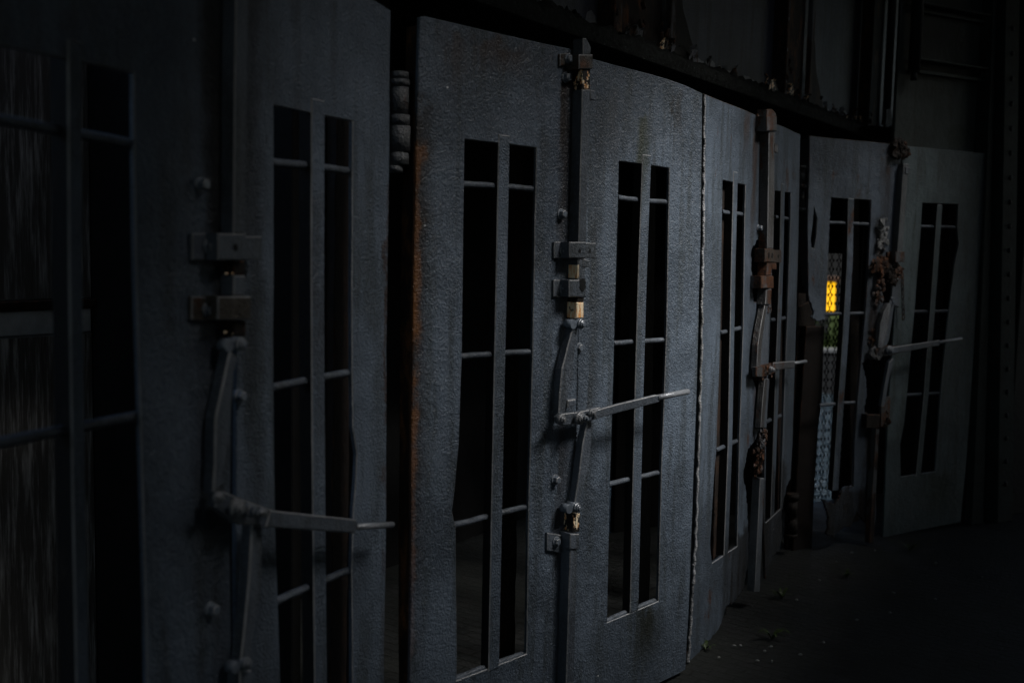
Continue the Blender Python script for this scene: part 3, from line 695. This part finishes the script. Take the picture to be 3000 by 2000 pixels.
along('soffit', W, -.12, U1 + .8, -1.75, -.901, SOF - .012, SOF, [BLACK, BLACK], root=lint)
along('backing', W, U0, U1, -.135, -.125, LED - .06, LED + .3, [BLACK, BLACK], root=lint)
bm = bmesh.new(); N = 560; prev = None; jz = 0
for i in range(N + 1):
    u = U0 + (U1 - U0) * i / N
    jz = jz * .75 + rnd.uniform(-.008, .008)
    ring = [V(u, .002, SOF - .012), V(u, .004 + rnd.uniform(0, .008), SOF + .012 + rnd.uniform(-.004, .004)), V(u, rnd.uniform(-.004, .010), SOF + .035 + rnd.uniform(-.006, .006)),
            V(u, -.012 + rnd.uniform(-.008, .006), LED - .02 + rnd.uniform(-.008, .006)), V(u, -.035 + rnd.uniform(-.01, .01), LED + jz + rnd.uniform(-.010, .014)), V(u, -.098, LED + .006)]
    ring = [bm.verts.new(v) for v in ring]
    if prev:
        for a in range(5): bm.faces.new((prev[a], ring[a], ring[a + 1], prev[a + 1]))
    prev = ring
o = link('crusted_ledge', bm, MOSS, smooth=True); o.matrix_world = W.matrix(); o.parent = lint; o.matrix_parent_inverse = lint.matrix_world.inverted()
TORN = rusty('torn_sheet', (.012, .010, .009), (.13, .055, .02), .5, 25, (.11, .12, .135), .9, 1)
bpy.context.view_layer.update()
for i in range(46):
    u = rnd.uniform(.3, 4.9); h = rnd.uniform(.02, .07); wd = rnd.uniform(.015, .06)
    lp = [(u - wd, LED - .01), (u - wd * .2, LED - .016), (u + wd, LED - .008), (u + wd * rnd.uniform(.2, .9), LED + h * rnd.uniform(.3, .8)), (u + wd * rnd.uniform(-.6, .5), LED + h), (u - wd * .8, LED + h * rnd.uniform(.2, .6))]
    bm = bmesh.new(); w0 = rnd.uniform(-.085, -.02); prism(bm, rough_loop(lp, .012, .003, rnd), w0, w0 + .003, 0)
    for v in bm.verts: v.co.y -= (v.co.z - LED) * rnd.uniform(-.2, .5)
    o = link('torn_flake', bm, TORN if i % 5 else WORN2); o.matrix_world = W.matrix(); o.parent = lint; o.matrix_parent_inverse = lint.matrix_world.inverted()
def col_u(x, y, wd=0): return W.px(x, y, wd)[0]
cu = [(col_u(1800, 40, -.03), col_u(1985, 60, -.03)), (col_u(2302, 150, -.03), col_u(2388, 150, -.03)), (col_u(2545, 300, -.03), col_u(2606, 300, -.03))]
cu.insert(0, (cu[0][0] - 1.62, cu[0][0] - 1.2)); cu.insert(0, (cu[0][0] - 1.62, cu[0][0] - 1.2))
plm = paint('upper_plate_paint', (.045, .055, .078), rust=0, seed=40, bump=.25, rough=.5)
names_ = ['upper plate out of sight over the nearest leaf', 'dark upper plate over the rust stained gap', 'bluish upper plate with torn lower edge left of the rusted first column',
          'largest bluish upper plate with flaked white lower rim', 'small dark upper plate between the two farther columns']
edges_ = [U0] + [x for c in cu for x in c] + [U1]
cu2 = cu + [(U1, U1)]
names_.append('last upper plate running behind the panelled wall')
for i in range(len(cu2)):
    a = U0 if i == 0 else cu[i - 1][1] - .10
    b = cu2[i][0] + .06
    n_ = max(6, int((b - a) / .02)); rim = []; dz = 0
    for q in range(n_ + 1):
        dz = dz * .72 + rnd.uniform(-.016, .016); rim.append((a + (b - a) * q / n_, LED + .012 + dz + (.018 if rnd.random() < .08 else 0)))
    bm = bmesh.new(); prism(bm, rim + [(b, 4.3), (a, 4.3)], -.106, -.098 + .002 * (i % 2), .001)
    o = link('upper_plate', bm, [plm, paint('flaked_rim', (.16, .17, .18), seed=41)] if i == 0 else o.data.materials[:]); o.matrix_world = W.matrix()
    tag(o, names_[i], 'steel plate', 'plates above the lintel')
    # flaked pale paint along the bottom rim
    t = a + .04
    if i == 0: FLK = [paint('pale_flake', (.26, .28, .30), seed=43, bump=.3)]
    while t < b - .1:
        wdt = rnd.uniform(.05, .2); hh = rnd.uniform(.012, .045)
        if i >= 2 and rnd.random() < .75:
            bm = bmesh.new()
            lp = [(t, LED + .016), (t + wdt * .5, LED + .012), (t + wdt, LED + .018), (t + wdt * .9, LED + .02 + hh * .6), (t + wdt * .5, LED + .02 + hh), (t + wdt * .15, LED + .02 + hh * .7)]
            prism(bm, rough_loop(lp, .02, .004, rnd), -.0955, -.094, 0)
            link('flaked_paint', bm, FLK, o)
        t += wdt * rnd.uniform(.9, 1.5)
CM = rusty('column_rust', (.014, .010, .009), (.16, .06, .018), .42, 12, None, .9)
CMP = rusty('column_flaking', (.024, .017, .014), (.10, .045, .02), .5, 9, (.085, .09, .10), .8, .3)
clab = ['riveted column out of frame over the nearest doors', 'riveted column above the rust stained gap', 'wide badly rusted column above the brightest door leaf', 'slim riveted column with painted web above the second gap', 'farthest slim rust streaked column over the torn door leaf']
for i, (a, b) in enumerate(cu):
    c = empty('riveted_column', W.matrix(a), clab[i], 'column', 'columns above the lintel'); bpy.context.view_layer.update()
    H = 4.3; fl = min(.09, (b - a) * .3)
    along('column_flange', W, a, a + fl, -.065, -.045, LED, H, [CMP, CRUST], root=c)
    along('column_flange', W, b - fl * .55, b, -.06, -.035, LED + .05, H, [CMP, CMP], root=c)
    along('web', W, a + fl, b - fl * .55, -.094, -.075, LED, H, [CM, CRUST], root=c)
    along('column_flange', W, a - .012, a - .001, -.094, -.02, LED, H, [CM, CRUST], root=c)
    z = LED + .07
    for q in range(9):
        bm = bmesh.new(); bmesh.ops.create_uvsphere(bm, u_segments=12, v_segments=6, radius=.014, matrix=Matrix.Translation(V(a + fl * .5, -.045, z + q * .155)) @ Matrix.Diagonal((1, .6, 1, 1)))
        o = link('rivet', bm, BOLT if i > 2 else CMP, smooth=True); o.matrix_world = W.matrix(); o.parent = c; o.matrix_parent_inverse = c.matrix_world.inverted()
    bm = bmesh.new(); g0 = b - .02
    prism(bm, rough_loop([(g0, LED), (g0 + .26, LED), (g0 + .10, LED + .19), (g0 + .055, LED + .34), (g0, LED + .36)], .04, .004, rnd), -.055, -.045, .002)
    o = link('gusset', bm, [rusty('gusset_rust%d' % i, (.008, .008, .007), (.04, .02, .012), .3, 10), CRUST]); o.matrix_world = W.matrix(); o.parent = c; o.matrix_parent_inverse = c.matrix_world.inverted()
    bm = bmesh.new()
    for q in range(16):
        s = rnd.uniform(.006, .016)
        g = bmesh.ops.create_icosphere(bm, subdivisions=1, radius=1, matrix=Matrix.Translation(V(rnd.uniform(a, b), -.05 + rnd.uniform(-.01, .02), LED + abs(rnd.gauss(0, .07)))) @ Matrix.Diagonal((s, s * .6, s * 1.5, 1)))
        for v in g['verts']: v.co += Vector((rnd.uniform(-1, 1), rnd.uniform(-1, 1), rnd.uniform(-1, 1))) * s * .3
    o = link('rust_scale', bm, [CRUST]); o.matrix_world = W.matrix(); o.parent = c; o.matrix_parent_inverse = c.matrix_world.inverted()

# panelled wall over the farthest leaf
fR = FR['DR']
GP = paint('greenish_plate_paint', (.034, .046, .044), seed=50, bump=.25, rough=.5, stains_and_shade=[(.35, .2, 2.5, 2.33, (.02, .028, .022), .8)])
ew = empty('panelled_wall', fR.matrix(), 'dim greenish plated wall with ribs above the rightmost leaf', 'wall'); bpy.context.view_layer.update()
ua = fR.px(2625, 300, -.05)[0]; ub = fR.px(2862, 300, -.05)[0]
along('panel', fR, ua, ub, -.07, -.05, ZT - .02, 4.3, [GP, GP], root=ew)
for (x0, y0, x1, y1) in ((2690, 171, 2856, 212), (2690, 6, 2856, 32)):
    za = fR.px(x0, y1, .0)[1]; zb = fR.px(x0, y0, .0)[1]
    along('rib', fR, fR.px(x0, 200, .0)[0], ub, -.049, .02, zb - .012, zb, [GP, GP], root=ew)
    along('rib', fR, fR.px(x0, 200, .0)[0], ub, -.049, -.02, za, za + .02, [GP, GP], root=ew)
bm = bmesh.new(); pu, pz = fR.px(2678, 210, .0); tube(bm, V(pu, -.0, pz), V(pu, -.0, 4.3), .034, 16); tube(bm, V(pu, -.0, pz - .05), V(pu, -.0, pz), .018, 12)
o = link('pipe', bm, DARKP, smooth=False); o.matrix_world = fR.matrix(); o.parent = ew; o.matrix_parent_inverse = ew.matrix_world.inverted()
pu2, _ = fR.px(2618, 120, .0); bm = bmesh.new(); tube(bm, V(pu2, -.02, 2.55), V(pu2, -.02, 4.3), .02, 12)
o = link('pipe', bm, DARKP); o.matrix_world = fR.matrix(); o.parent = ew; o.matrix_parent_inverse = ew.matrix_world.inverted()

# riveted columns closing the row on the right
RG = flat('column_green_paint', (.022, .031, .030), .6, .25, 0, 40, .4)
def leaning(name, f, tl, tr, bl, br, w0, w1, mats, root):
    """strip between two slightly leaning edges, run from the ground to the deck"""
    L = [f.px(*tl, w1), f.px(*bl, w1)]; Q = [f.px(*tr, w1), f.px(*br, w1)]
    ex = lambda p, z: p[1][0] + (p[0][0] - p[1][0]) * (z - p[1][1]) / (p[0][1] - p[1][1])
    bm = bmesh.new(); prism(bm, [(ex(L, 0), 0), (ex(Q, 0), 0), (ex(Q, 4.3), 4.3), (ex(L, 4.3), 4.3)], w0, w1, .003)
    o = link(name, bm, mats); o.matrix_world = f.matrix(); o.parent = root; o.matrix_parent_inverse = root.matrix_world.inverted(); return o, (lambda z: (ex(L, z) + ex(Q, z)) / 2)
c1 = empty('end_column', fR.matrix(.55, 0, -.02), 'dark column at the last leaf with one row of small pale rivets', 'column'); bpy.context.view_layer.update()
_, cx = leaning('rivet_strip', fR, (2876, 460), (2892, 460), (2832, 1440), (2850, 1440), -.09, -.03, [DARKP, DARKP], c1)
for z in [.30 + .098 * i for i in range(20)]:
    bm = bmesh.new(); bmesh.ops.create_uvsphere(bm, u_segments=10, v_segments=6, radius=.0085, matrix=Matrix.Translation(V(cx(z) + rnd.uniform(-.002, .002), -.03, z)) @ Matrix.Diagonal((1, .7, 1, 1)))
    o = link('rivet', bm, BOLT, smooth=True); o.matrix_world = fR.matrix(); o.parent = c1; o.matrix_parent_inverse = c1.matrix_world.inverted()
leaning('column_face', fR, (2893, 460), (2908, 460), (2852, 1440), (2884, 1440), -.13, .015, [RG, RG], c1)
c2 = empty('end_column', fR.matrix(.8, 0, .0), 'broad greenish column at the right edge with dark rivet heads', 'column'); bpy.context.view_layer.update()
leaning('web', fR, (2905, 460), (2942, 460), (2882, 1440), (2926, 1440), -.18, -.15, [BLACK, EDGE], c2)
_, cx = leaning('column_face', fR, (2940, 460), (2982, 460), (2924, 1440), (2968, 1440), -.14, .05, [RG, RG], c2)
for z in [.25 + .15 * i for i in range(20)]:
    bm = bmesh.new(); bmesh.ops.create_uvsphere(bm, u_segments=10, v_segments=6, radius=.017, matrix=Matrix.Translation(V(cx(z), .05, z)) @ Matrix.Diagonal((1, .5, 1, 1)))
    o = link('rivet', bm, DARKP, smooth=True); o.matrix_world = fR.matrix(); o.parent = c2; o.matrix_parent_inverse = c2.matrix_world.inverted()
ue = fR.px(2976, 1440, 0)[0]
along('side_wall', fR, ue, ue + 3.2, -.3, -.06, 0, 4.3, [DARKP, DARKP], 'dark steel wall beyond the broad greenish column', 'wall')

# ------------------------------------------------------------------ inside of the house behind the doors
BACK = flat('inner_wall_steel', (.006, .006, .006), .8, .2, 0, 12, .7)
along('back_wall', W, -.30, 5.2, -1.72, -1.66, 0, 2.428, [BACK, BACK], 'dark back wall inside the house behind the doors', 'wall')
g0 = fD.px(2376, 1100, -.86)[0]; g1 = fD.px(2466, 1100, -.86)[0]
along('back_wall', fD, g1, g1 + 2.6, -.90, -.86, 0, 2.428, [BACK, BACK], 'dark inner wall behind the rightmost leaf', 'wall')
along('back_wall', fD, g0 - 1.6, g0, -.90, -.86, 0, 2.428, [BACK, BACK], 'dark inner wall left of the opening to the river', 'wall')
hz = fD.px(2420, 742, -.86)[1]
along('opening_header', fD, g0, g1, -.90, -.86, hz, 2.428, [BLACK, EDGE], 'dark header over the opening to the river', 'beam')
# weathered boards behind the nearest window
def boards_mat():
    m, n, b = mat('weathered_board')
    s = noise(n, 34, 7, .7, coords(n, (1.6, 1.6, .10))); d = noise(n, 3, 4, .6)
    col = mix(n, ramp(n, s, .45, .7), (.07, .064, .056), (.40, .39, .375))
    col = mix(n, ramp(n, s, .68, .8), col, (.75, .73, .70)); col = mix(n, ramp(n, d, .4, .7, 0, .55), col, (.06, .05, .042))
    n.links.new(col, b.inputs['Base Color']); b.inputs['Roughness'].default_value = .8
    bp = nd(n, 'ShaderNodeBump', i={'Strength': .7, 'Distance': .01}); n.links.new(s, bp.inputs['Height']); n.links.new(bp.outputs[0], b.inputs['Normal'])
    return m
bw = empty('board_wall', W.matrix(-2.0, 0, -1.3), 'streaky weathered board wall behind the nearest barred window', 'wall'); bpy.context.view_layer.update()
ww = -1.3
zr = W.px(60, 880, ww)[1]; zr2 = W.px(60, 985, ww)[1]
along('upper_board', W, -5.2, -.13, ww - .03, ww, zr + .001, 2.42, [boards_mat(), EDGE], root=bw)
along('rail', W, -5.2, -.13, ww - .03, ww + .03, zr - .032, zr, [DRUST, CRUST], root=bw)
along('pale_band', W, -5.2, -.13, ww - .03, ww - .004, zr2, zr - .032, [flat('pale_stained_band', (.5, .52, .55), .7, .3, 0, 30, .5), EDGE], root=bw)
along('lower_board', W, -5.2, -.13, ww - .03, ww - .002, 0, zr2 - .001, [boards_mat(), EDGE], root=bw)

along('light_baffle', W, -.128, -.09, -1.66, -.32, 0, 2.425, [BACK, BACK], 'added dark baffle keeping daylight of the board wall bay out of the rest', 'wall')  # added to keep the interior to its right black

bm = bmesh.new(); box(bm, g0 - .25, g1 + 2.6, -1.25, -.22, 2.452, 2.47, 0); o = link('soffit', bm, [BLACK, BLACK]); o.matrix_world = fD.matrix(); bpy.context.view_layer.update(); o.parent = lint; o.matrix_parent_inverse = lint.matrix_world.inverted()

# ------------------------------------------------------------------ chain-link mesh over the opening
ml = empty('mesh_fence', fD.matrix(g0, 0, -.95), 'chain-link mesh across the opening to the river', 'mesh fence'); bpy.context.view_layer.update()
bm = bmesh.new(); wm = -.82; a_, b_ = fD.px(2340, 1000, wm)[0], fD.px(2500, 1000, wm)[0]
dx, dz = .068, .115; ncol = int((b_ - a_) / dx) + 1; nrow = int(2.2 / dz)
for i in range(ncol):
    for j in range(nrow * 2):
        x0 = a_ + i * dx; z0 = .05 + j * dz / 2; s0 = 1 if j % 2 == 0 else -1
        for sg in (1, -1):
            A_ = V(x0 + sg * s0 * dx / 4 * -1, wm + sg * .002, z0); B_ = V(x0 + sg * s0 * dx / 4, wm + sg * .002, z0 + dz / 2)
            tube(bm, A_, B_, .0028, 5, None, False)
        tube(bm, V(x0 + dx / 4, wm, z0 - .006), V(x0 + dx / 4, wm, z0 + .010), .0062, 5, None, False)
        tube(bm, V(x0 - dx / 4, wm, z0 - .006), V(x0 - dx / 4, wm, z0 + .010), .0062, 5, None, False)
o = link('mesh', bm, flat('mesh_wire', (.006, .006, .006), 1, 0)); o.matrix_world = fD.matrix(); o.parent = ml; o.matrix_parent_inverse = ml.matrix_world.inverted()
for x_ in (a_ - .04, b_ + .02):
    bm = bmesh.new(); tube(bm, V(x_, wm, 0), V(x_, wm, 2.3), .02, 10); o = link('mesh_post', bm, BLACK); o.matrix_world = fD.matrix(); o.parent = ml; o.matrix_parent_inverse = ml.matrix_world.inverted()

# ------------------------------------------------------------------ across the water
def far(name, x0, x1, y, d, z0, z1, m, root=None):
    bm = bmesh.new(); bmesh.ops.create_cube(bm, size=1, matrix=Matrix.Translation(((x0 + x1) / 2, y + d / 2, (z0 + z1) / 2)) @ Matrix.Diagonal((x1 - x0, d, z1 - z0, 1)))
    bmesh.ops.bevel(bm, geom=bm.edges[:], offset=.015, segments=1, affect='EDGES')
    o = link(name, bm, m)
    if root: o.parent = root; o.matrix_parent_inverse = root.matrix_world.inverted()
    return o
bm = bmesh.new(); hr = random.Random(3)
for i in range(2600):
    c = Vector((hr.uniform(3.5, 10), hr.uniform(21.75, 22.4), -.27 + abs(hr.gauss(0, .27))))
    if c.z > .3: continue
    d = Vector((hr.uniform(-1, 1), hr.uniform(-1, .3), hr.uniform(.2, 1))).normalized() * .09; s = d.cross(Vector((hr.random(), hr.random(), hr.random()))).normalized() * .025
    bm.faces.new([bm.verts.new(v) for v in (c, c + d * .5 + s, c + d, c + d * .5 - s)])
o = stuff(link('bank_plants', bm, GRASSM)); tag(o, 'low green growth along the far bank', 'plants', kind='stuff')
ym, n, b = mat('yellow_light_panel')
b.inputs['Base Color'].default_value = (.45, .24, .004, 1); b.inputs['Emission Color'].default_value = (1, .50, .003, 1); b.inputs['Emission Strength'].default_value = .72
yx = 6.52; yy = 22.6
dist = lambda y_: EYE.z
yl = empty('light_box', Matrix.Translation((yx, yy, -.27)), 'glowing yellow light box on the far bank seen through the mesh', 'light box'); bpy.context.view_layer.update()
def zat(ypx, y): return EYE.z - ((ypx - 1000) / F + math.tan(PITCH)) * y * 1.0
far('lit_panel', yx - .6, yx + .6, yy, .25, zat(892, yy), zat(808, yy), ym, yl)
far('hood', yx - .66, yx + .66, yy - .05, .32, zat(806, yy), zat(790, yy), flat('orange_hood', (.05, .02, .006), .6), yl)
far('plinth', yx - .5, yx + .5, yy + .02, .2, -.27, zat(894, yy), BLACK, yl)
fb = empty('far_building', Matrix.Translation((8, 40, -.27)), 'dark building standing back from the far bank', 'building'); bpy.context.view_layer.update()
FBM = flat('far_building_wall', (.004, .0045, .005), .9)
far('wall', -14, 34, 34, 8, -.27, 7, FBM, fb); far('roof', -14.3, 34.3, 33.6, 8.8, 7.002, 7.4, BLACK, fb)

# ------------------------------------------------------------------ unseen deck and wall added to shape the sunlight
CON = flat('blocker_concrete', (.05, .052, .052), .9, .2, 0, 8, .6)
def plan_slab(name, loop, holes, z0, z1, mats):
    """horizontal slab outlined in (along, out) of the row of doors"""
    bm = bmesh.new(); prism(bm, loop, z0, z1, 0, holes)
    for v in bm.verts: v.co = Vector((v.co.x, -v.co.z, -v.co.y))
    o = link(name, bm, mats); o.matrix_world = W.matrix(); return o
def plan_of(p): q = Vector((p.x, p.y, 0)) - W.o; return q.dot(W.t), q.dot(W.n)
SLOT = .0165
AIM = Vector((.86, 4.05, 1.47)); DECK_Z = 4.3
hp = plan_of(AIM + TOSUN * ((DECK_Z - AIM.z) / TOSUN.z))
HX, HY, GL, GR_ = .56, .72, 2.15, 2.6          # sun hole of the added deck, and reach of its shading slots
tagd = plan_slab('sun_mask_deck', [(-9, -.12), (10, -.12), (10, 9), (-9, 9)], [[(hp[0] - GL, hp[1] - HY), (hp[0] + GR_, hp[1] - HY), (hp[0] + GR_, hp[1] + HY), (hp[0] - GL, hp[1] + HY)]], DECK_Z, DECK_Z + .25, [CON, CON])
tag(tagd, 'added unseen deck overhead, its hole and slots shaping the sunlight', 'deck')
for nm, g0_, g1_ in (('shading_grating', hp[0] - GL + .001, hp[0] - HX), ('shading_grating', hp[0] + HX, hp[0] + GR_ - .001)):  # added slotted plates thinning the sun on both sides of the hole
    slots = []; u = g0_ + .03
    while u < g1_ - .03:
        slots.append([(u, hp[1] - HY + .03), (u + SLOT, hp[1] - HY + .03), (u + SLOT, hp[1] + HY - .03), (u, hp[1] + HY - .03)]); u += .06
    o = plan_slab(nm, [(g0_, hp[1] - HY + .001), (g1_, hp[1] - HY + .001), (g1_, hp[1] + HY - .001), (g0_, hp[1] + HY - .001)], slots, DECK_Z + .1, DECK_Z + .108, [BLACK, BLACK])
    bpy.context.view_layer.update(); o.parent = tagd; o.matrix_parent_inverse = tagd.matrix_world.inverted()
along('light_block_wall', W, -9, 10, 8.8, 9.0, 0, 4.298, [CON, CON], 'added unseen wall behind the viewer that blocks light', 'wall')  # added out of view as a light blocker


# ------------------------------------------------------------------ weeds and scraps on the paving
def gpt(x, y, z=0.0):
    d = fw * F + rt * (x - 1500) + up * (1000 - y); k = (z - EYE.z) / d.z; return EYE + d * k
LEAFM = flat('weed_leaf', (.035, .06, .014), .5, .4)
wl = ['yellowish green weed with upright leaves at the foot of the corroded leaf', 'small pale leaved weed on the paving by the rusty bar foot', 'tiny weed in the dark corner below the brightest leaf', 'thin weed tuft on the paving before the torn leaf', 'sparse weed far along the wall foot before the rightmost leaf']
for i, (x, y, h) in enumerate(((2262, 1872, .075), (2290, 1752, .06), (2068, 1902, .05), (2480, 1690, .05), (2665, 1612, .06))):
    p = gpt(x, y); r0 = empty('weed', Matrix.Translation(p), wl[i], 'weed', 'weeds on the paving')
    for q in range(9):
        an = rnd.uniform(0, 6.28); ln = h * rnd.uniform(.5, 1.1); d = Vector((math.cos(an), math.sin(an), 0)); s = Vector((-d.y, d.x, 0)) * ln * .13
        bm = bmesh.new(); a0 = [Vector((0, 0, 0)), d * ln * .35 + Vector((0, 0, ln * .5)), d * ln * .8 + Vector((0, 0, ln * .75)), d * ln * 1.1 + Vector((0, 0, ln * .6))]
        rows = [(bm.verts.new(a - s * k_), bm.verts.new(a + s * k_)) for a, k_ in zip(a0, (.3, 1, .8, .05))]
        for a, b in zip(rows, rows[1:]): bm.faces.new((a[0], a[1], b[1], b[0]))
        link('blade', bm, LEAFM, r0, smooth=True)
SCR = flat('pale_scrap', (.22, .23, .22), .7)
lst = [(2106, 1926), (2170, 1892), (2150, 1893), (2258, 1895), (2240, 1908), (2220, 1936), (2262, 1938), (2345, 1918), (2412, 1882), (2400, 1700), (2495, 1620), (2334, 1758), (2510, 1816), (2450, 1646), (2563, 1613), (2858, 1530), (2742, 1650), (2740, 1755), (2618, 1737), (2608, 1795)]
for i, (x, y) in enumerate(lst):
    p = gpt(x, y, .008); bm = bmesh.new()
    g = bmesh.ops.create_icosphere(bm, subdivisions=1, radius=1, matrix=Matrix.Translation((0, 0, .004)) @ Matrix.Diagonal((rnd.uniform(.004, .012), rnd.uniform(.004, .009), .005, 1)))
    for v in g['verts']: v.co *= rnd.uniform(.75, 1.2)
    o = link('pale_scrap', bm, SCR); o.location = p; tag(o, 'tiny pale scrap lying loose on the dark paving', 'scrap', 'pale scraps on the paving')
